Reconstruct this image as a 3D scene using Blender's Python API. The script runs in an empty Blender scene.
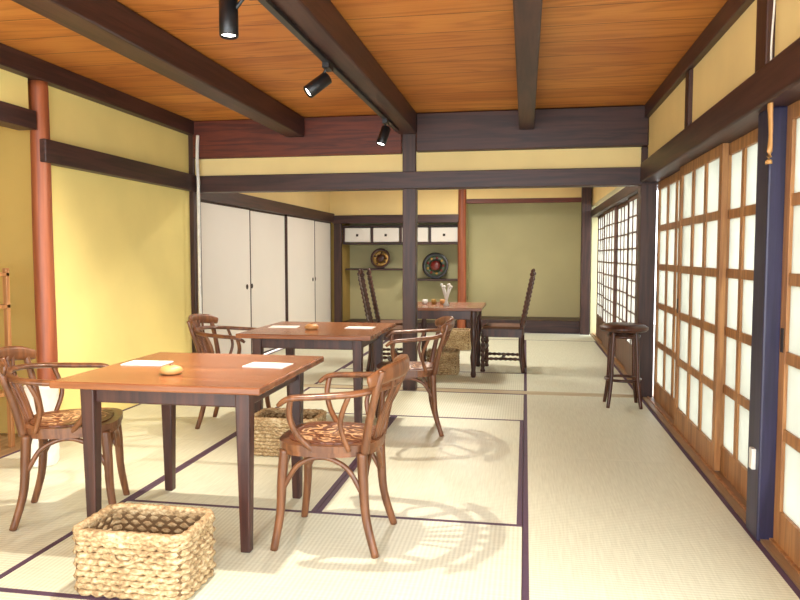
import bpy, math, random
from mathutils import Vector, Matrix
random.seed(4)
def S(r,g,b):
    f=lambda c:(c/255/12.92 if c/255<=.04045 else ((c/255+.055)/1.055)**2.4)
    return (f(r),f(g),f(b),1)
# ---------------------------------------------------------------- materials
def newmat(name):
    m=bpy.data.materials.new(name);m.use_nodes=True
    nt=m.node_tree;b=nt.nodes['Principled BSDF'];return m,nt,b
def ramp(nt,fac,stops):
    r=nt.nodes.new('ShaderNodeValToRGB');e=r.color_ramp.elements
    while len(e)<len(stops):e.new(.5)
    for i,(p,c) in enumerate(stops):e[i].position=p;e[i].color=c
    nt.links.new(fac,r.inputs[0]);return r.outputs[0]
def coord(nt,scale=(1,1,1),kind='Object'):
    t=nt.nodes.new('ShaderNodeTexCoord');m=nt.nodes.new('ShaderNodeMapping')
    m.inputs['Scale'].default_value=scale
    nt.links.new(t.outputs[kind],m.inputs[0]);return m.outputs[0]
def noise(nt,vec,scale,detail=4,dist=0,rough=.5):
    n=nt.nodes.new('ShaderNodeTexNoise');n.inputs['Scale'].default_value=scale
    n.inputs['Detail'].default_value=detail;n.inputs['Distortion'].default_value=dist
    n.inputs['Roughness'].default_value=rough
    nt.links.new(vec,n.inputs['Vector']);return n.outputs['Fac']
def math_(nt,op,a,b=None):
    n=nt.nodes.new('ShaderNodeMath');n.operation=op
    for i,x in enumerate((a,b)):
        if x is None:continue
        if isinstance(x,(int,float)):n.inputs[i].default_value=x
        else:nt.links.new(x,n.inputs[i])
    return n.outputs[0]
def mixc(nt,fac,a,b,mode='MIX'):
    n=nt.nodes.new('ShaderNodeMix');n.data_type='RGBA';n.blend_type=mode
    for sock,x in ((n.inputs[0],fac),(n.inputs[6],a),(n.inputs[7],b)):
        if isinstance(x,(int,float,tuple)):sock.default_value=x
        else:nt.links.new(x,sock)
    return n.outputs[2]
def bump(nt,b,h,strength=.3,dist=.01):
    n=nt.nodes.new('ShaderNodeBump');n.inputs['Strength'].default_value=strength
    n.inputs['Distance'].default_value=dist
    nt.links.new(h,n.inputs['Height']);nt.links.new(n.outputs[0],b.inputs['Normal'])
def wood(name,c1,c2,axis='X',rough=.45,g=1.0,spec=.5):
    m,nt,b=newmat(name)
    sc={'X':(.6,9,9),'Y':(9,.6,9),'Z':(9,9,.6)}[axis]
    v=coord(nt,tuple(s*g for s in sc))
    n1=noise(nt,v,1.2,5,.6)
    w=math_(nt,'SINE',math_(nt,'MULTIPLY',n1,26))
    w=math_(nt,'ADD',math_(nt,'MULTIPLY',w,.22),.5)
    n2=noise(nt,v,6,6,0,.7)
    f=math_(nt,'ADD',math_(nt,'MULTIPLY',w,.5),math_(nt,'MULTIPLY',n2,.5))
    nt.links.new(ramp(nt,f,[(.3,c2),(.66,c1)]),b.inputs['Base Color'])
    b.inputs['Roughness'].default_value=rough
    b.inputs['Specular IOR Level'].default_value=spec
    bump(nt,b,n2,.12,.004);return m
def plaster(name,c,var=.06,rough=.9):
    m,nt,b=newmat(name);v=coord(nt)
    n=noise(nt,v,1.3,5);n2=noise(nt,v,120,3)
    d=tuple(x*(1-var*2) for x in c[:3])+(1,)
    nt.links.new(ramp(nt,n,[(.3,d),(.65,c)]),b.inputs['Base Color'])
    b.inputs['Roughness'].default_value=rough;bump(nt,b,n2,.15,.003);return m
def plain(name,c,rough=.5,metal=0,emit=None,es=0):
    m,nt,b=newmat(name);v=coord(nt)
    n=noise(nt,v,25,3);d=tuple(x*.88 for x in c[:3])+(1,)
    nt.links.new(ramp(nt,n,[(.3,d),(.6,c)]),b.inputs['Base Color'])
    b.inputs['Roughness'].default_value=rough;b.inputs['Metallic'].default_value=metal
    if emit:
        b.inputs['Emission Color'].default_value=emit;b.inputs['Emission Strength'].default_value=es
    return m
def tatami(name,axis):
    m,nt,b=newmat(name);v=coord(nt)
    w=nt.nodes.new('ShaderNodeTexWave');w.wave_type='BANDS';w.bands_direction=axis
    w.inputs['Scale'].default_value=16;w.inputs['Distortion'].default_value=.4;w.inputs['Detail Scale'].default_value=3
    nt.links.new(v,w.inputs['Vector'])
    sc=(60,3,1) if axis=='Y' else (3,60,1)
    n=noise(nt,coord(nt,sc),2,4)
    f=math_(nt,'ADD',math_(nt,'MULTIPLY',w.outputs['Fac'],.3),math_(nt,'MULTIPLY',n,.7))
    c=ramp(nt,f,[(.2,S(200,200,174)),(.75,S(230,231,208))])
    nt.links.new(c,b.inputs['Base Color']);b.inputs['Roughness'].default_value=.45
    b.inputs['Specular IOR Level'].default_value=.5
    bump(nt,b,w.outputs['Fac'],.08,.002);return m
def ceilmat():
    m,nt,b=newmat('ceiling_planks')
    v=coord(nt)
    sp=nt.nodes.new('ShaderNodeSeparateXYZ');nt.links.new(v,sp.inputs[0])
    yy=math_(nt,'DIVIDE',sp.outputs[1],.3);fl=math_(nt,'FLOOR',yy);fr=math_(nt,'FRACT',yy)
    wn=nt.nodes.new('ShaderNodeTexWhiteNoise');wn.noise_dimensions='1D';nt.links.new(fl,wn.inputs['W'])
    cb=nt.nodes.new('ShaderNodeCombineXYZ')
    nt.links.new(math_(nt,'ADD',math_(nt,'MULTIPLY',sp.outputs[0],.5),math_(nt,'MULTIPLY',wn.outputs[0],40)),cb.inputs[0])
    nt.links.new(math_(nt,'MULTIPLY',sp.outputs[1],3.2),cb.inputs[1])
    nt.links.new(wn.outputs[0],cb.inputs[2])
    n1=noise(nt,cb.outputs[0],1.1,2,.6)
    w=math_(nt,'SINE',math_(nt,'MULTIPLY',n1,48))
    w=math_(nt,'ADD',math_(nt,'MULTIPLY',w,.5),.5)
    w=math_(nt,'POWER',w,2.0)
    n2=noise(nt,coord(nt,(2,50,1)),2,5)
    f=math_(nt,'ADD',math_(nt,'MULTIPLY',w,.3),math_(nt,'MULTIPLY',n2,.7))
    c=ramp(nt,f,[(.2,S(228,160,82)),(.5,S(214,142,66)),(.85,S(180,108,46))])
    c=mixc(nt,1.0,c,ramp(nt,wn.outputs[0],[(0,(.76,.66,.56,1)),(1,(1,1,1,1))]),'MULTIPLY')
    big=noise(nt,v,.9,2)
    c=mixc(nt,1.0,c,ramp(nt,big,[(.35,(.82,.70,.6,1)),(.6,(1,1,1,1))]),'MULTIPLY')
    edge=math_(nt,'LESS_THAN',fr,.022)
    c=mixc(nt,edge,c,S(80,38,18))
    nt.links.new(c,b.inputs['Base Color']);b.inputs['Roughness'].default_value=.5
    return m
def weave(name):
    m,nt,b=newmat(name)
    n=noise(nt,coord(nt,(25,25,40)),2.5,4)
    n2=noise(nt,coord(nt),9,2)
    f=math_(nt,'ADD',math_(nt,'MULTIPLY',n,.7),math_(nt,'MULTIPLY',n2,.3))
    nt.links.new(ramp(nt,f,[(.32,S(112,84,54)),(.5,S(172,144,102)),(.68,S(212,194,156))]),b.inputs['Base Color'])
    b.inputs['Roughness'].default_value=.8;bump(nt,b,n,.5,.004);return m
def carved(name):
    m,nt,b=newmat(name)
    v=coord(nt)
    n=noise(nt,v,9,1,1.2)
    w=math_(nt,'SINE',math_(nt,'MULTIPLY',n,34))
    g=nt.nodes.new('ShaderNodeTexGradient');g.gradient_type='SPHERICAL'
    nt.links.new(coord(nt,(5.6,5.6,0)),g.inputs[0])
    msk=math_(nt,'GREATER_THAN',g.outputs[1],.12)
    f=math_(nt,'MULTIPLY',math_(nt,'GREATER_THAN',w,.45),msk)
    c=mixc(nt,f,S(104,58,34),S(208,166,122))
    nt.links.new(c,b.inputs['Base Color'])
    b.inputs['Roughness'].default_value=.35;bump(nt,b,w,.3,.004);return m
def glass(name,tint,trans=.4,tl_mul=.5):
    m,nt,b=newmat(name)
    out=[n for n in nt.nodes if n.type=='OUTPUT_MATERIAL'][0]
    tr=nt.nodes.new('ShaderNodeBsdfTransparent');tl=nt.nodes.new('ShaderNodeBsdfTranslucent')
    tr.inputs[0].default_value=tint
    n=noise(nt,coord(nt),3,3)
    t2=tuple(x*tl_mul for x in tint[:3])+(1,)
    nt.links.new(ramp(nt,n,[(.3,tuple(x*.75 for x in t2[:3])+(1,)),(.7,t2)]),tl.inputs[0])
    mx=nt.nodes.new('ShaderNodeMixShader');mx.inputs[0].default_value=trans
    nt.links.new(tl.outputs[0],mx.inputs[1]);nt.links.new(tr.outputs[0],mx.inputs[2])
    df=nt.nodes.new('ShaderNodeBsdfDiffuse');df.inputs[0].default_value=tint
    m2=nt.nodes.new('ShaderNodeMixShader');m2.inputs[0].default_value=.3
    nt.links.new(mx.outputs[0],m2.inputs[1]);nt.links.new(df.outputs[0],m2.inputs[2])
    nt.links.new(m2.outputs[0],out.inputs[0]);return m

M={}
M['dark_x']=wood('dark_beam_x',S(74,44,38),S(40,25,24),'X',.45)
M['dark_y']=wood('dark_beam_y',S(76,47,42),S(42,26,26),'Y',.45)
M['dark_z']=wood('dark_post_z',S(76,47,38),S(42,26,24),'Z',.45)
M['red_x']=wood('reddish_beam',S(112,50,30),S(66,30,22),'X',.5)
M['log']=wood('log_post',S(172,96,58),S(126,64,38),'Z',.45,.6)
M['navy']=wood('navy_post',S(46,42,74),S(28,26,48),'Z',.4)
M['plaster']=plaster('plaster_yellow',S(250,230,148))
M['plaster_l']=plaster('plaster_band',S(244,220,156))
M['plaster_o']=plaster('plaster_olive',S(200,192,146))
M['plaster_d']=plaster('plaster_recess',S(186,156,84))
M['ceil']=ceilmat()
M['tat_y']=tatami('tatami_y','Y');M['tat_x']=tatami('tatami_x','X')
M['hem']=plain('tatami_hem',S(84,60,80),.7)
M['sill']=wood('sill_wood',S(166,136,100),S(130,100,68),'Y',.45)
M['sillx']=wood('sill_wood_x',S(200,186,152),S(174,156,120),'X',.45)
M['door']=wood('door_wood',S(184,132,80),S(134,88,50),'Z',.42)
M['shojiw']=wood('shoji_wood',S(110,70,50),S(74,44,32),'Z',.45)
M['paper']=glass('shoji_paper',S(240,238,230),.08,.85)
M['glass']=glass('frosted_glass',S(228,228,218),.2,.8)
M['fus']=plaster('fusuma_paper',S(238,232,222),.02,.7)
M['ttop']=wood('table_top',S(150,94,58),S(108,62,38),'X',.24,.8)
M['tleg']=wood('table_leg',S(80,46,36),S(48,28,26),'Z',.35)
M['chair']=wood('chair_wood',S(128,82,50),S(82,50,32),'Z',.3)
M['chaird']=wood('carved_chair_wood',S(84,46,30),S(48,26,18),'Z',.35)
M['carv']=carved('carved_seat')
M['wick']=weave('wicker');M['wickd']=plain('basket_inside',S(110,84,54),.9)
M['white']=plain('white_card',S(246,246,240),.5)
M['whitep']=plain('white_ceramic',S(236,234,226),.35)
M['black']=plain('black_metal',S(22,22,24),.35)
M['lamp']=plain('lamp_lens',S(255,250,240),.4,0,(1,.95,.85,1),12)
M['fill_shade']=plain('fill_lamp_shade',S(255,250,240),.5,0,(1,.95,.86,1),3)  # glowing underside of the added, unseen fill lamps
M['bun']=plain('bun_wood',S(204,150,90),.45)
M['red']=plain('red_lacquer',S(110,30,22),.3)
M['gold']=plain('gold_paint',S(176,138,72),.35,.5)
M['green']=plain('green_paint',S(60,76,50),.4)
M['cloth']=plain('woven_seat',S(104,70,44),.8)
M['gravel']=plaster('gravel',S(190,186,176),.1)
M['leaf']=plain('hedge_leaf',S(84,112,62),.8)
M['brass']=plain('brass',S(60,50,40),.4,.6)

# ---------------------------------------------------------------- mesh builder
class Mesh:
    def __init__(s):s.v=[];s.f=[];s.m=[];s.sm=[];s.names=[]
    def mi(s,mat):
        if mat not in s.names:s.names.append(mat)
        return s.names.index(mat)
    def add(s,vs,fs,mat,smooth=False,mtx=None):
        o=len(s.v);k=s.mi(mat)
        for p in vs:
            p=Vector(p)
            if mtx is not None:p=mtx@p
            s.v.append(p)
        for f in fs:s.f.append([i+o for i in f]);s.m.append(k);s.sm.append(smooth)
    def box(s,x0,x1,y0,y1,z0,z1,mat,mtx=None):
        vs=[(x,y,z) for z in (z0,z1) for x,y in ((x0,y0),(x1,y0),(x1,y1),(x0,y1))]
        s.add(vs,[(3,2,1,0),(4,5,6,7),(0,1,5,4),(1,2,6,5),(2,3,7,6),(3,0,4,7)],mat,False,mtx)
    def taper(s,c0,w0,c1,w1,mat):
        vs=[]
        for c,w in ((c0,w0),(c1,w1)):
            if not isinstance(w,tuple):w=(w,w)
            for a,b in ((-1,-1),(1,-1),(1,1),(-1,1)):vs.append((c[0]+a*w[0]/2,c[1]+b*w[1]/2,c[2]))
        s.add(vs,[(3,2,1,0),(4,5,6,7),(0,1,5,4),(1,2,6,5),(2,3,7,6),(3,0,4,7)],mat)
    def tube(s,pts,rad,mat,seg=10,closed=False,sub=6,flat=None,curve=True):
        P=[Vector(p) for p in pts];n=len(P)
        R=list(rad) if isinstance(rad,(list,tuple)) else [rad]*n
        Q=[];RR=[]
        if curve and n>2:
            m=n if closed else n-1
            for i in range(m):
                g=lambda k:P[k%n] if closed else P[max(0,min(n-1,k))]
                p0,p1,p2,p3=g(i-1),g(i),g(i+1),g(i+2)
                for k in range(sub):
                    t=k/sub
                    Q.append(.5*((2*p1)+(p2-p0)*t+(2*p0-5*p1+4*p2-p3)*t*t+(3*p1-p0-3*p2+p3)*t**3))
                    RR.append(R[i]*(1-t)+R[(i+1)%n]*t)
            if not closed:Q.append(P[-1]);RR.append(R[-1])
        else:Q=P;RR=R
        n=len(Q);up=None;vs=[]
        for i in range(n):
            if closed:d=(Q[(i+1)%n]-Q[i-1])
            else:d=Q[min(i+1,n-1)]-Q[max(i-1,0)]
            if d.length<1e-9:d=Vector((0,0,1))
            d.normalize()
            if flat:
                u=Vector((0,0,1));u=u-d*u.dot(d)
                if u.length<.05:u=Vector((1,0,0))-d*d.x
                u.normalize();up=u
            else:
                if up is None:
                    up=Vector((0,0,1)) if abs(d.z)<.9 else Vector((1,0,0))
                up=up-d*up.dot(d);up.normalize()
            sd=d.cross(up)
            for k in range(seg):
                a=2*math.pi*k/seg
                if flat:vs.append(Q[i]+sd*math.cos(a)*flat[0]*RR[i]+up*math.sin(a)*flat[1]*RR[i])
                else:vs.append(Q[i]+(sd*math.cos(a)+up*math.sin(a))*RR[i])
        fs=[]
        for i in range(n if closed else n-1):
            j=(i+1)%n
            for k in range(seg):
                l=(k+1)%seg;fs.append((i*seg+k,i*seg+l,j*seg+l,j*seg+k))
        if not closed:
            fs.append(tuple(range(seg))[::-1]);fs.append(tuple((n-1)*seg+k for k in range(seg)))
        s.add(vs,fs,mat,True)
    def lathe(s,prof,mat,seg=24,c=(0,0,0),mtx=None):
        vs=[];n=len(prof)
        for r,z in prof:
            for k in range(seg):
                a=2*math.pi*k/seg;vs.append((c[0]+r*math.cos(a),c[1]+r*math.sin(a),c[2]+z))
        fs=[]
        for i in range(n-1):
            for k in range(seg):
                l=(k+1)%seg;fs.append((i*seg+k,i*seg+l,(i+1)*seg+l,(i+1)*seg+k))
        fs.append(tuple(range(seg))[::-1]);fs.append(tuple((n-1)*seg+k for k in range(seg)))
        s.add(vs,fs,mat,True,mtx)
    def prism(s,poly,z0,z1,mat,mtx=None,smooth=False):
        n=len(poly);vs=[(x,y,z0) for x,y in poly]+[(x,y,z1) for x,y in poly]
        fs=[tuple(range(n))[::-1],tuple(range(n,2*n))]+[(i,(i+1)%n,(i+1)%n+n,i+n) for i in range(n)]
        s.add(vs,fs,mat,smooth,mtx)
    def build(s,name,loc=(0,0,0),rz=0,bevel=0,smooth=True):
        me=bpy.data.meshes.new(name)
        me.from_pydata([tuple(v) for v in s.v],[],s.f)
        for n in s.names:me.materials.append(M[n])
        for p,k,sm in zip(me.polygons,s.m,s.sm):p.material_index=k;p.use_smooth=sm
        me.validate();me.update()
        return inst(name,me,loc,rz,bevel)
def inst(name,me,loc,rz=0,bevel=0,sc=1):
    o=bpy.data.objects.new(name,me);bpy.context.scene.collection.objects.link(o)
    o.location=loc;o.rotation_euler=(0,0,rz);o.scale=(sc,sc,sc)
    if bevel:
        b=o.modifiers.new('bevel','BEVEL');b.width=bevel;b.segments=2;b.limit_method='ANGLE';b.angle_limit=math.radians(50)
    return o
def boxobj(name,x0,x1,y0,y1,z0,z1,mat,bevel=.006):
    m=Mesh();cx,cy,cz=(x0+x1)/2,(y0+y1)/2,(z0+z1)/2
    m.box(x0-cx,x1-cx,y0-cy,y1-cy,z0-cz,z1-cz,mat);return m.build(name,(cx,cy,cz),0,bevel)

# ---------------------------------------------------------------- room
XL=-3.12;XR=1.06;YP=6.34;YB=11.4;YS=-1.6;ZC=2.47
fm=Mesh()
fm.box(XL-.9,XR+.2,YS,YB+.7,-.14,-.05,'sill')
def mat_(x0,x1,y0,y1,ax):
    h=.025;g=.0015
    x0+=g;x1-=g;y0+=g;y1-=g
    if ax=='Y':
        fm.box(x0+h,x1-h,y0,y1,-.05,0,'tat_y')
        fm.box(x0,x0+h,y0,y1,-.05,.0008,'hem');fm.box(x1-h,x1,y0,y1,-.05,.0008,'hem')
    else:
        fm.box(x0,x1,y0+h,y1-h,-.05,0,'tat_x')
        fm.box(x0,x1,y0,y0+h,-.05,.0008,'hem');fm.box(x0,x1,y1-h,y1,-.05,.0008,'hem')
for a,b in ((4.33,6.28),(2.37,4.33),(.4,2.37),(YS,.4)):mat_(0,1.0,a,b,'Y')
mat_(-1.94,0,5.25,6.28,'X')
mat_(-.97,0,3.2,5.25,'Y');mat_(-1.94,-.97,3.2,5.25,'Y')
mat_(-1.94,0,2.22,3.2,'X')
mat_(-.97,0,.26,2.22,'Y');mat_(-1.94,-.97,.26,2.22,'Y');mat_(-1.94,0,YS,.26,'X')
for a,b in ((4.33,6.28),(2.37,4.33),(.4,2.37),(YS,.4)):mat_(XL,-1.94,a,b,'Y')
for a,b in ((6.42,8.38),(8.38,10.34)):mat_(0,1.0,a,b,'Y')
mat_(-.97,1.0,10.34,11.3,'X')
mat_(-1.94,0,6.42,7.4,'X');mat_(-.97,0,7.4,10.34,'Y');mat_(-1.94,-.97,7.4,10.34,'Y')
mat_(-3.1,-.97,10.34,11.3,'X')
for a,b in ((6.42,8.38),(8.38,10.34)):mat_(XL,-1.94,a,b,'Y')
fm.box(XL,1.0,6.28,6.42,-.05,.002,'sillx')
fm.box(XL-.7,XL,YS,4.27,-.05,.0,'sill')
fm.box(1.0,1.16,YS,YB,-.05,.012,'sill')
fm.box(1.035,1.05,YS,YB,.012,.02,'door');fm.box(1.085,1.10,YS,YB,.012,.02,'door')
fm.build('floor')
boxobj('ground_outside',XR+.22,12,YS-6,YB+6,-.5,-.4,'gravel',0)
boxobj('ceiling',XL-.9,XR+.3,YS,YB+.7,ZC,ZC+.06,'ceil',0)
boxobj('wall_left',XL-.12,XL,4.27,YP,0,ZC,'plaster',0)
m=Mesh()
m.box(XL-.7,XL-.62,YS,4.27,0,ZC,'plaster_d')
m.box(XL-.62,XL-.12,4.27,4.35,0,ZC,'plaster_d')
m.box(XL-.1,XL,YS,4.1,2.14,2.36,'plaster')
m.build('wall_alcove')
boxobj('trim_1',XL-.1,XL+.07,YS,YP-.06,2.34,ZC-.002,'dark_y')
boxobj('trim_2',XL-.01,XL+.075,4.15,YP-.06,1.82,1.97,'dark_y')
boxobj('trim_3',XL-.1,XL+.035,YS,4.13,2.02,2.14,'dark_y')
lg=Mesh();lg.tube([(0,0,0),(.003,0,.6),(-.003,.002,1.3),(.002,0,1.9),(0,0,2.34)],[.066,.064,.062,.06,.058],'log',16)
lg.build('log_post',(XL+.0,4.2,0))
boxobj('pillar_corner',XL-.06,XL+.05,YP-.06,YP+.08,0,ZC,'dark_z')
boxobj('pillar',-1.085,-.965,YP-.06,YP+.06,0,ZC-.002,'dark_z')
boxobj('trim_4',XL+.05,1.1,YP-.075,YP+.075,1.81,1.96,'dark_x')
m=Mesh();m.box(XL+.05,1.06,YP-.03,YP+.03,1.96,2.15,'plaster_l');m.build('wall_transom')
boxobj('beam_cross',XL+.05,-1.09,YP-.08,YP+.08,2.12,ZC-.003,'red_x',.01)
boxobj('beam_cross',-.96,1.0,YP-.1,YP+.08,2.13,ZC-.003,'dark_x',.012)
boxobj('ceiling_beam',-2.15,-1.98,YS,YP-.08,2.29,ZC-.004,'dark_y',.01)
boxobj('ceiling_beam',-1.12,-.95,YS,YP-.06,2.29,ZC-.004,'dark_y',.01)
boxobj('ceiling_beam',-.065,.06,YS,YP-.1,2.29,ZC-.004,'dark_y',.01)
m=Mesh();m.box(1.0,XR+.08,YS,YB,1.98,ZC,'plaster_l');m.build('wall_right')
boxobj('trim_5',.96,XR+.12,YS,YP-.1,2.36,ZC-.002,'dark_y')
boxobj('trim_6',.94,XR+.14,YS,YP-.075,1.83,1.99,'dark_y',.01)
boxobj('trim_7',.97,XR+.1,YP+.08,YB,1.80,1.90,'dark_y')
for y in (1.4,4.72):boxobj('trim_8',.975,XR+.04,y-.05,y+.05,1.99,2.36,'dark_z')
boxobj('pillar_navy',.985,1.125,3.18,3.34,.0,1.832,'navy',.008)
boxobj('trim_9',.965,1.1,3.2,3.34,1.99,2.36,'dark_z')
boxobj('pillar_right',.95,1.08,YP-.07,YP+.08,.0,2.13,'dark_z',.008)
def door(name,y0,y1,x,rows,cols,z0,z1,mat,pane,st=.055,mu=.038,bot=.12,th=.034):
    m=Mesh();yc=(y0+y1)/2;w=(y1-y0)/2
    m.box(-th/2,th/2,-w,-w+st,z0,z1,mat);m.box(-th/2,th/2,w-st,w,z0,z1,mat)
    m.box(-th/2,th/2,-w+st,w-st,z0,z0+bot,mat);m.box(-th/2,th/2,-w+st,w-st,z1-st,z1,mat)
    iy=2*(w-st);iz=z1-st-z0-bot
    for i in range(1,cols):
        c=-w+st+iy*i/cols;m.box(-th*.4,th*.4,c-mu/2,c+mu/2,z0+bot,z1-st,mat)
    for i in range(1,rows):
        c=z0+bot+iz*i/rows;m.box(-th*.36,th*.36,-w+st,w-st,c-mu/2,c+mu/2,mat)
    m.box(-.003,.003,-w+st,w-st,z0+bot,z1-st,pane)
    m.box(-th/2-.003,-th/2,w-st+.015,w-.015,.82,.92,'brass')
    return m.build(name,(x,yc,0),0,.003)
ds=[(4.14,5.23,1.065),(5.15,6.26,1.102),(3.345,4.22,1.102),(2.1,3.175,1.065)]
for i,(a,b,x) in enumerate(ds):door('door_%d'%(i+1),a,b,x,5,3,.02,1.828,'door','glass',.064,.05,.14)
for i in range(4):
    a=6.45+i*1.13;door('window_%d'%(i+1),a,a+1.19,1.045+.032*(i%2),9,4,.02,1.80,'shojiw','paper',.04,.014,.32,.03)
boxobj('pillar_rear',.84,.98,11.2,11.33,0,2.3,'dark_z')
m=Mesh();m.box(XL-.14,XL-.05,YP+.08,YB+.1,1.9,ZC,'plaster_l');m.build('wall_left_rear')
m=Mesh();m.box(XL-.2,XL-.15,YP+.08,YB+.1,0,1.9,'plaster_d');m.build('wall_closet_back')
boxobj('trim_10',XL-.08,XL+.03,YP+.08,YB,1.76,1.9,'dark_y')
for i in range(4):
    y0=[6.44,7.8,9.1,10.36][i];y1=[7.82,9.12,10.38,11.38][i];dx=-.03*(i%2)
    m=Mesh();w=(y1-y0)/2
    m.box(-.012,.012,-w+.02,w-.02,.03,1.74,'fus')
    for a,b,c,d in ((-w,-w+.02,.01,1.76),(w-.02,w,.01,1.76),(-w,w,.01,.03),(-w,w,1.74,1.76)):m.box(-.016,.016,a,b,c,d,'dark_z')
    m.lathe([(.028,0),(.03,.004),(.022,.005),(.02,.002)],'brass',16,mtx=Matrix.Translation((.013,(w-.12)*(1 if i%2==0 else -1),.86))@Matrix.Rotation(math.pi/2,4,'Y'))
    m.build('door_%d'%(i+7),(XL-.03+dx,(y0+y1)/2,0))
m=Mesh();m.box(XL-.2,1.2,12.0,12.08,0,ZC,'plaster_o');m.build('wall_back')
m=Mesh()
m.box(XL-.2,-1.05,11.34,11.42,1.86,ZC,'plaster_l');m.box(-.93,1.2,11.34,11.42,2.1,ZC,'plaster_l')
m.build('wall_back_upper')
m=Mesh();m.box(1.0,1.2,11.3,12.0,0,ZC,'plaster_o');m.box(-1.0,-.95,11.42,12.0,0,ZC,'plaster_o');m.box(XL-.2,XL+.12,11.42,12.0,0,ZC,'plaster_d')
m.build('wall_alcove_side')
boxobj('trim_11',XL,-1.05,11.3,11.36,1.74,1.87,'dark_x')
boxobj('trim_12',-.93,.98,11.33,11.41,2.04,2.11,'red_x')
boxobj('trim_13',XL+.02,XL+.14,11.32,11.42,0,1.74,'dark_z')
lg=Mesh();lg.tube([(0,0,0),(.004,0,.8),(-.004,.003,1.6),(0,0,2.46)],[.075,.07,.068,.066],'log',16)
lg.build('alcove_post',(-1.0,11.37,0))
boxobj('alcove_platform',-.92,.98,11.32,11.99,0,.2,'dark_x',.01)
boxobj('alcove_platform',XL+.14,-1.08,11.4,11.99,0,.12,'dark_x',.01)
m=Mesh()
x0,x1=XL+.14,-1.06
m.box(x0,x1,11.45,11.98,1.68,1.71,'dark_x');m.box(x0,x1,11.45,11.98,1.40,1.43,'dark_x')
n=4;w=(x1-x0)/n
for i in range(n):
    m.box(x0+i*w+.03,x0+(i+1)*w-.02,11.47,11.5,1.44,1.67,'fus')
    m.box(x0+i*w-.005,x0+i*w+.03,11.46,11.51,1.43,1.68,'dark_z')
    m.box(x0+i*w+w/2-.02,x0+i*w+w/2+.02,11.462,11.47,1.53,1.57,'brass')
m.build('hanging_cabinet',(0,0,0),0,.004)
boxobj('display_shelf',x0,-2.0,11.6,11.98,.97,1.0,'dark_x')
boxobj('display_shelf',-1.99,x1,11.6,11.98,.80,.83,'dark_x')
def dish(name,x,y,z,r,a,b,c,d):
    m=Mesh();mt=Matrix.Translation((0,0,r*.985))@Matrix.Rotation(math.radians(80),4,'X')
    m.lathe([(r*.5,-.02),(r*.8,-.012),(r,.012),(r*.97,.02),(r*.78,0)],a,32,mtx=mt)
    m.lathe([(r*.78,.0),(r*.77,.004),(r*.45,-.001),(r*.44,-.003)],b,32,mtx=mt)
    m.lathe([(r*.4,-.002),(r*.38,.006),(r*.1,.007)],c,8,mtx=mt)
    for k in range(9):
        t=k*2*math.pi/9;m.lathe([(r*.12,0),(r*.1,.008),(r*.02,.01)],(c,d)[k%2],6,(math.cos(t)*r*.6,math.sin(t)*r*.6,.0),mt)
    m.box(-r*.3,r*.3,.0,.09,0.001,.02,'dark_x')
    return m.build(name,(x,y,z+.002))
dish('decorative_plate',-2.40,11.72,1.0,.17,'chaird','gold','chaird','gold')
dish('painted_tray',-1.47,11.72,.83,.22,'black','green','red','gold')
m=Mesh();m.tube([(0,0,.0),(0,0,1.0),(.002,0,1.75),(.008,-.01,1.9),(.0,-.01,2.1),(.004,0,2.33)],.016,'whitep',8)
m.build('white_conduit',(XL+.11,YP-.1,0))

# ---------------------------------------------------------------- furniture
def table_mesh():
    m=Mesh();w=.455;d=.45
    m.box(-w,w,-d,d,.675,.705,'ttop')
    for s in (-1,1):
        m.box(-w+.1,w-.1,s*(d-.12)-.012,s*(d-.12)+.012,.6,.675,'tleg')
        m.box(s*(w-.11)-.012,s*(w-.11)+.012,-d+.1,d-.1,.6,.675,'tleg')
        for t in (-1,1):
            m.taper((s*(w-.11),t*(d-.12),0),.042,(s*(w-.11),t*(d-.12),.675),.064,'tleg')
    return m
tm=table_mesh().build('dining_table',(-1.465,3.04,0),0,.006)
inst('dining_table',tm.data,(-1.42,4.84,0),0,.006)

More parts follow.
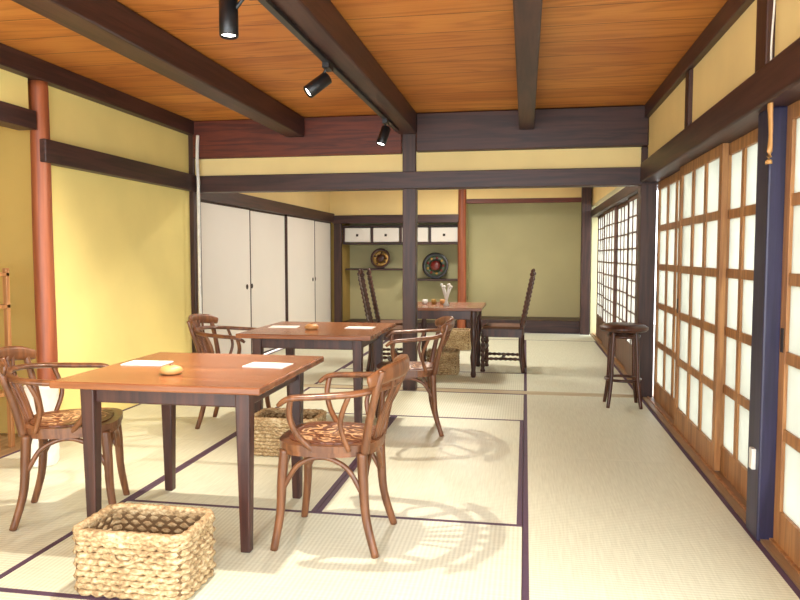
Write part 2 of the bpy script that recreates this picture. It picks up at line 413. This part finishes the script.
def chair_mesh():
    m=Mesh()
    poly=[]
    for k in range(40):
        a=2*math.pi*k/40;c,s_=math.cos(a),math.sin(a)
        x=.215*math.copysign(abs(c)**.7,c);y=(.215+.02*c)*math.copysign(abs(s_)**.7,s_);poly.append((x,y))
    m.prism([(x*.97,y*.97) for x,y in poly],.405,.43,'chair')
    m.prism(poly,.425,.452,'chair')
    m.prism([(x*.82,y*.82) for x,y in poly],.45,.457,'carv')
    for sx in (1,-1):
        for sy in (1,-1):
            top=(.165*sx,.165*sy,.42)
            if sx>0:pts=[top,(.175,.17*sy,.3),(.183,.176*sy,.15),(.205,.195*sy,0)]
            else:pts=[top,(-.17,.165*sy,.3),(-.183,.17*sy,.15),(-.225,.185*sy,0)]
            m.tube(pts,[.022,.021,.018,.016],'chair',10)
    def arch(a,b,z0,z1):
        P=[]
        for k in range(7):
            t=k/6;e=math.sin(math.pi*t)**.6
            P.append((a[0]*(1-t)+b[0]*t,a[1]*(1-t)+b[1]*t,z0+(z1-z0)*e))
        m.tube(P,.011,'chair',8)
    q=[(.178,.172),(-.172,.168),(-.172,-.168),(.178,-.172)]
    for i in range(4):arch(q[i],q[(i+1)%4],.24,.395)
    for sy in (1,-1):
        m.tube([(-.175,.165*sy,.42),(-.2,.185*sy,.55),(-.235,.21*sy,.68),(-.262,.215*sy,.765)],[.019,.017,.016,.014],'chair',10)
    m.tube([(.15,.265,.625),(.1,.275,.655),(-.03,.262,.665),(-.16,.23,.675),(-.245,.13,.685),(-.27,0,.688),(-.245,-.13,.685),(-.16,-.23,.675),(-.03,-.262,.665),(.1,-.275,.655),(.15,-.265,.625)],
           [.012,.017,.018,.018,.018,.018,.018,.018,.018,.017,.012],'chair',10,flat=(1.35,.75))
    for sy in (1,-1):
        m.tube([(.03,.2*sy,.43),(.085,.235*sy,.5),(.11,.257*sy,.58),(.1,.27*sy,.65)],[.014,.013,.013,.013],'chair',8)
        m.tube([(-.12,.2*sy,.435),(-.09,.222*sy,.55),(-.13,.24*sy,.665)],.011,'chair',8)
    m.tube([(-.215,.255,.725),(-.262,.18,.745),(-.3,.09,.755),(-.312,0,.758),(-.3,-.09,.755),(-.262,-.18,.745),(-.215,-.255,.725)],
           [.6,.95,1,1,1,.95,.6],'chair',10,flat=(.014,.038))
    for y0,y1,w in ((0,0,.032),(.03,.06,.02),(-.03,-.06,.02),(.06,.125,.016),(-.06,-.125,.016)):
        m.tube([(-.19,y0,.45),(-.225,(y0*.75+y1*.25),.56),(-.27,y1*.8,.66),(-.305+abs(y1)*.15,y1,.745)],
               [w*.6,w*.42,w*.5,w*.7],'chair',8)
    return m
cm=chair_mesh().build('dining_chair',(-.805,2.93,0),math.pi-.02,0)
inst('dining_chair',cm.data,(-2.1,3.0,0),.42)
inst('dining_chair',cm.data,(-2.06,4.82,0),.1)
inst('dining_chair',cm.data,(-.80,4.84,0),math.pi+.2)

def carved_chair():
    m=Mesh()
    def twist(p0,p1,r,n=14):
        P=[];a=Vector(p0);b=Vector(p1)
        for k in range(n*4+1):P.append(a.lerp(b,k/(n*4)))
        m.tube(P,[r*(1+.22*math.sin(k*math.pi/2)) for k in range(n*4+1)],'chaird',8,curve=False)
    for sy in (1,-1):
        twist((.2,.19*sy,0),(.2,.19*sy,.43),.022,8)
        m.tube([(-.22,.18*sy,0),(-.19,.18*sy,.2),(-.19,.18*sy,.45)],.021,'chaird',8)
        twist((-.19,.18*sy,.45),(-.3,.18*sy,1.0),.022,12)
        m.lathe([(.005,0),(.024,.01),(.028,.03),(.014,.045),(.018,.06),(.004,.08)],'chaird',10,(-.302,.18*sy,1.0))
        twist((-.2,.18*sy,.14),(.2,.19*sy,.14),.015,8)
        m.box(-.2,.21,.19*sy-.015,.19*sy+.015,.37,.43,'chaird')
    twist((0,-.18,.14),(0,.18,.14),.015,8)
    twist((.2,-.18,.24),(.2,.18,.24),.017,8)
    m.box(.185,.215,-.19,.19,.36,.43,'chaird');m.box(-.205,-.175,-.18,.18,.37,.43,'chaird')
    m.box(-.21,.22,-.21,.21,.43,.455,'chaird');m.box(-.18,.2,-.19,.19,.455,.48,'cloth')
    A=math.atan2(.11,.55)
    def panel(poly,z):
        mt=Matrix.Translation((-.19,0,.45))@Matrix.Rotation(-A,4,'Y')@Matrix(((0,0,1,0),(1,0,0,0),(0,1,0,0),(0,0,0,1)))
        m.prism(poly,-.012,.012,'chaird',mt)
    top=[(-.17,.44),(.17,.44)]+[(.17*math.cos(t),.5+.1*math.sin(t)+.012*math.sin(6*t)) for t in [math.pi*k/16 for k in range(17)]]
    panel(top,0);panel([(-.17,.1),(.17,.1),(.17,.15),(.06,.17),(0,.19),(-.06,.17),(-.17,.15)],0)
    panel([(-.085,.14),(-.06,.14),(-.06,.46),(-.085,.46)],0);panel([(.06,.14),(.085,.14),(.085,.46),(.06,.46)],0)
    panel([(-.02,.16),(.02,.16),(.045,.22),(.015,.28),(.05,.34),(.02,.45),(-.02,.45),(-.05,.34),(-.015,.28),(-.045,.22)],0)
    return m
cc=carved_chair().build('carved_high_back_chair',(-1.36,7.14,0),.3,0)
inst('carved_high_back_chair',cc.data,(-1.42,7.8,0),.2)
inst('carved_high_back_chair',cc.data,(-.22,7.62,0),math.pi-.05)

m=Mesh();m.box(-.38,.38,-.44,.44,.67,.7,'ttop')
for s in (-1,1):
    m.box(-.32,.32,s*.36-.012,s*.36+.012,.58,.67,'tleg');m.box(s*.3-.012,s*.3+.012,-.36,.36,.58,.67,'tleg')
    for t in (-1,1):
        m.lathe([(.02,0),(.03,.03),(.022,.07),(.026,.12),(.034,.2),(.02,.3),(.03,.38),(.036,.45),(.024,.52),(.034,.56),(.034,.67)],'tleg',14,(s*.3,t*.36,0))
m.build('dining_table',(-.80,7.42,0),0,.005)

def basket(name,x,y,w,d,h):
    m=Mesh();rows=int(h/.022)
    def ring(z,ph,amp,r):
        P=[];cx=.03;hw,hd=w/2,d/2
        path=[(-hw+cx,-hd),(hw-cx,-hd),(hw,-hd+cx),(hw,hd-cx),(hw-cx,hd),(-hw+cx,hd),(-hw,hd-cx),(-hw,-hd+cx)]
        L=[]
        for i in range(8):
            a=Vector(path[i]+(0,));b=Vector(path[(i+1)%8]+(0,));l=(b-a).length;k=max(2,int(l/.0125))
            nn=Vector((b.y-a.y,a.x-b.x,0)).normalized()
            for j in range(k):L.append((a.lerp(b,j/k),nn))
        for i,(p,nn) in enumerate(L):
            q_=p+nn*amp*math.sin(i*math.pi/2+ph);P.append((q_.x,q_.y,z+.002*math.sin(i*1.9+z*70)))
        m.tube(P,r,'wick',6,closed=True,curve=False)
    for i in range(rows):ring(.014+i*(h-.03)/(rows-1),math.pi*(i%2),.0055,.0125)
    ring(h-.006,0,.002,.017);ring(h-.02,1.5,.004,.015)
    m.box(-w/2+.008,w/2-.008,-d/2+.008,d/2-.008,.004,.014,'wickd')
    t=.004
    for a in ((-w/2+.008,w/2-.008,-d/2+.006,-d/2+.006+t),(-w/2+.008,w/2-.008,d/2-.006-t,d/2-.006),(-w/2+.006,-w/2+.006+t,-d/2+.01,d/2-.01),(w/2-.006-t,w/2-.006,-d/2+.01,d/2-.01)):
        m.box(a[0],a[1],a[2],a[3],.01,h-.02,'wickd')
    m.tube([(-.05,-d/2-.01,h*.72),(-.03,-d/2-.02,h*.62),(0,-d/2-.022,h*.6),(.03,-d/2-.02,h*.62),(.05,-d/2-.01,h*.72)],.008,'wick',8)
    return m.build(name,(x,y,0))
basket('wicker_basket',-1.38,2.38,.42,.27,.235)
basket('wicker_basket',-1.44,4.18,.40,.27,.23)
basket('wicker_basket',-.83,7.28,.30,.25,.23)
basket('wicker_basket',-.86,9.2,.32,.25,.25)

m=Mesh()
m.lathe([(.14,.605),(.175,.61),(.19,.625),(.19,.645),(.175,.65),(.168,.66),(.12,.67),(.02,.672)],'chaird',28)
m.tube([(.135*math.cos(k*math.pi/6),.135*math.sin(k*math.pi/6),.22) for k in range(12)],.012,'chaird',8,closed=True,sub=3)
m.tube([(.12*math.cos(k*math.pi/6),.12*math.sin(k*math.pi/6),.57) for k in range(12)],.013,'chaird',8,closed=True,sub=3)
for k in range(4):
    a=math.pi/4+k*math.pi/2;c,s_=math.cos(a),math.sin(a)
    m.tube([(.12*c,.12*s_,.61),(.135*c,.135*s_,.45),(.145*c,.145*s_,.22),(.18*c,.18*s_,0)],[.018,.017,.016,.014],'chaird',10)
m.build('bentwood_stool',(.79,5.95,0))

def card(x,y,z,r=0,w=.2,d=.13):
    m=Mesh();m.box(-w/2,w/2,-d/2,d/2,0,.004,'white');m.build('menu_card',(x,y,z),r)
TZ=.7055
card(-1.77,3.10,TZ,.05);card(-1.18,3.14,TZ,-.05)
card(-1.70,4.86,TZ,.1);card(-1.15,4.9,TZ,0)
def bun(x,y,z):
    m=Mesh();m.lathe([(.03,0),(.046,.006),(.05,.018),(.042,.03),(.022,.038),(.004,.04)],'bun',24);m.lathe([(.012,.036),(.01,.042),(.002,.044)],'chair',10);m.build('wooden_bell',(x,y,z))
bun(-1.51,2.84,TZ);bun(-1.46,4.74,TZ)
m=Mesh();m.lathe([(.03,0),(.035,.01),(.02,.03),(.012,.06)],'whitep',16)
for k in range(6):
    a=k*1.05;m.tube([(0,0,.05),(.02*math.cos(a),.02*math.sin(a),.12),(.05*math.cos(a),.05*math.sin(a),.19+.02*(k%2))],[.011,.01,.006],'whitep',8)
    m.lathe([(.003,0),(.016,.01),(.014,.025),(.002,.03)],'whitep',8,(.05*math.cos(a),.05*math.sin(a),.18+.02*(k%2)))
m.build('white_coral_ornament',(-.8,7.3,.7005))
m=Mesh()
for i in range(3):m.lathe([(.02,0),(.028,.02),(.026,.05),(.022,.05)],['whitep','gold','bun'][i],14,(.09*i,0.02*i,0))
m.build('condiment_cups',(-1.05,7.5,.7005))
m=Mesh();m.lathe([(.07,0),(.085,.02),(.088,.25),(.09,.46),(.095,.47),(.084,.47),(.08,.3),(.078,.03)],'whitep',24)
m.build('umbrella_stand',(-2.76,3.66,0))
m=Mesh()
for z in (.35,.62,.9,1.1):m.box(-.17,.17,-.08,.08,z-.012,z+.012,'door')
for a in (-.155,.155):
    for b in (-.065,.065):m.box(a-.015,a+.015,b-.015,b+.015,0,1.14,'door')
m.build('wooden_rack',(-3.37,3.9,0.0),0,.003)

# ---------------------------------------------------------------- track and spots
boxobj('light_track',-1.10,-1.065,.5,YP-.35,2.268,2.289,'black',.002)
def spot(x,y,z,tgt,power,aim=None):
    m=Mesh()
    d=(Vector(tgt)-Vector((x,y,z))).normalized()
    rot=d.to_track_quat('-Z','Y').to_matrix().to_4x4()
    m.lathe([(.03,.075),(.037,.07),(.038,-.07),(.034,-.075),(.033,-.06)],'black',24,mtx=rot)
    m.lathe([(.032,-.062),(.03,-.064),(.005,-.064)],'lamp',20,mtx=rot)
    tx=-1.082-x
    m.tube([(0,0,0),(tx*.5,0,.05),(tx,0,2.262-z)],.008,'black',8)
    m.box(tx-.018,tx+.018,-.05,.05,2.24-z,2.2675-z,'black')
    m.build('track_spotlight',(x,y,z))
    l=bpy.data.lights.new('spot_bulb','SPOT');l.energy=power;l.color=(1,.9,.76);l.spot_size=math.radians(105);l.spot_blend=.7;l.shadow_soft_size=.025
    o=bpy.data.objects.new('spot_bulb',l);bpy.context.scene.collection.objects.link(o)
    o.location=Vector((x,y,z))+d*.09;o.rotation_euler=d.to_track_quat('-Z','Y').to_euler()
spot(-1.17,2.72,2.16,(-1.12,2.62,0),95)
spot(-1.14,3.85,2.16,(-3.0,2.9,.5),130)
spot(-1.10,5.5,2.15,(-1.7,4.9,0),95)
m=Mesh();m.tube([(0,0,.62),(.004,0,.4),(-.003,0,.2),(0,0,.05)],.004,'whitep',6)
m.tube([(0,0,.05),(0,-.002,-.04),(.004,-.004,-.16),(0,-.003,-.27)],[.012,.02,.014,.024],'bun',10,flat=(1,.5))
m.build('hanging_shoehorn',(.965,3.12,1.86))
boxobj('wall_latch',.967,.985,3.22,3.26,.30,.39,'whitep',.003)
m=Mesh()
for i in range(26):
    r=random.uniform(.5,.9);m.lathe([(r*math.sin(t)*(1+.1*random.random()),-r*math.cos(t)) for t in [math.pi*k/8 for k in range(1,8)]],'leaf',10,(random.uniform(-.3,.3),-1+i*.6,r*.7))
m.build('hedge',(6,0,-.4))
def fill_lamp(x,y,p,col=(1,.95,.86)):  # added fill lamp, out of view, brightens the dim interior
    m=Mesh();m.lathe([(.26,-.0),(.27,-.03),(.24,-.06)],'door',32);m.lathe([(.235,-.061),(.22,-.075),(.1,-.08),(.01,-.081)],'fill_shade',32)
    m.build('fill_lamp',(x,y,ZC))
    l=bpy.data.lights.new('fill_light','AREA');l.shape='DISK';l.size=.44;l.energy=p;l.color=col
    o=bpy.data.objects.new('fill_light',l);bpy.context.scene.collection.objects.link(o);o.location=(x,y,ZC-.09)
fill_lamp(-1.0,7.6,26);fill_lamp(-1.0,9.8,26)
fill_lamp(-.5,-.2,30)
# ---------------------------------------------------------------- light
w=bpy.data.worlds.new('sky');bpy.context.scene.world=w;w.use_nodes=True
bg=w.node_tree.nodes['Background'];bg.inputs[0].default_value=(.90,.95,1,1);bg.inputs[1].default_value=5.2
def portal(loc,rot,sx,sy):
    l=bpy.data.lights.new('portal','AREA');l.shape='RECTANGLE';l.size=sx;l.size_y=sy;l.cycles.is_portal=True
    o=bpy.data.objects.new('portal',l);bpy.context.scene.collection.objects.link(o);o.location=loc;o.rotation_euler=rot
portal((1.2,5,.95),(0,math.radians(90),0),1.9,13)
portal((-1,YS-.02,1.23),(math.radians(90),0,0),4.6,2.5)

cam=bpy.data.cameras.new('camera');cam.sensor_width=36;cam.lens=31.95;cam.clip_start=.05
co=bpy.data.objects.new('camera',cam);bpy.context.scene.collection.objects.link(co)
co.location=(0,0,1.22);co.rotation_euler=(math.radians(90-3.6),0,math.radians(10))
bpy.context.scene.camera=co
bpy.context.scene.view_settings.view_transform='Standard'
bpy.context.scene.view_settings.exposure=.68
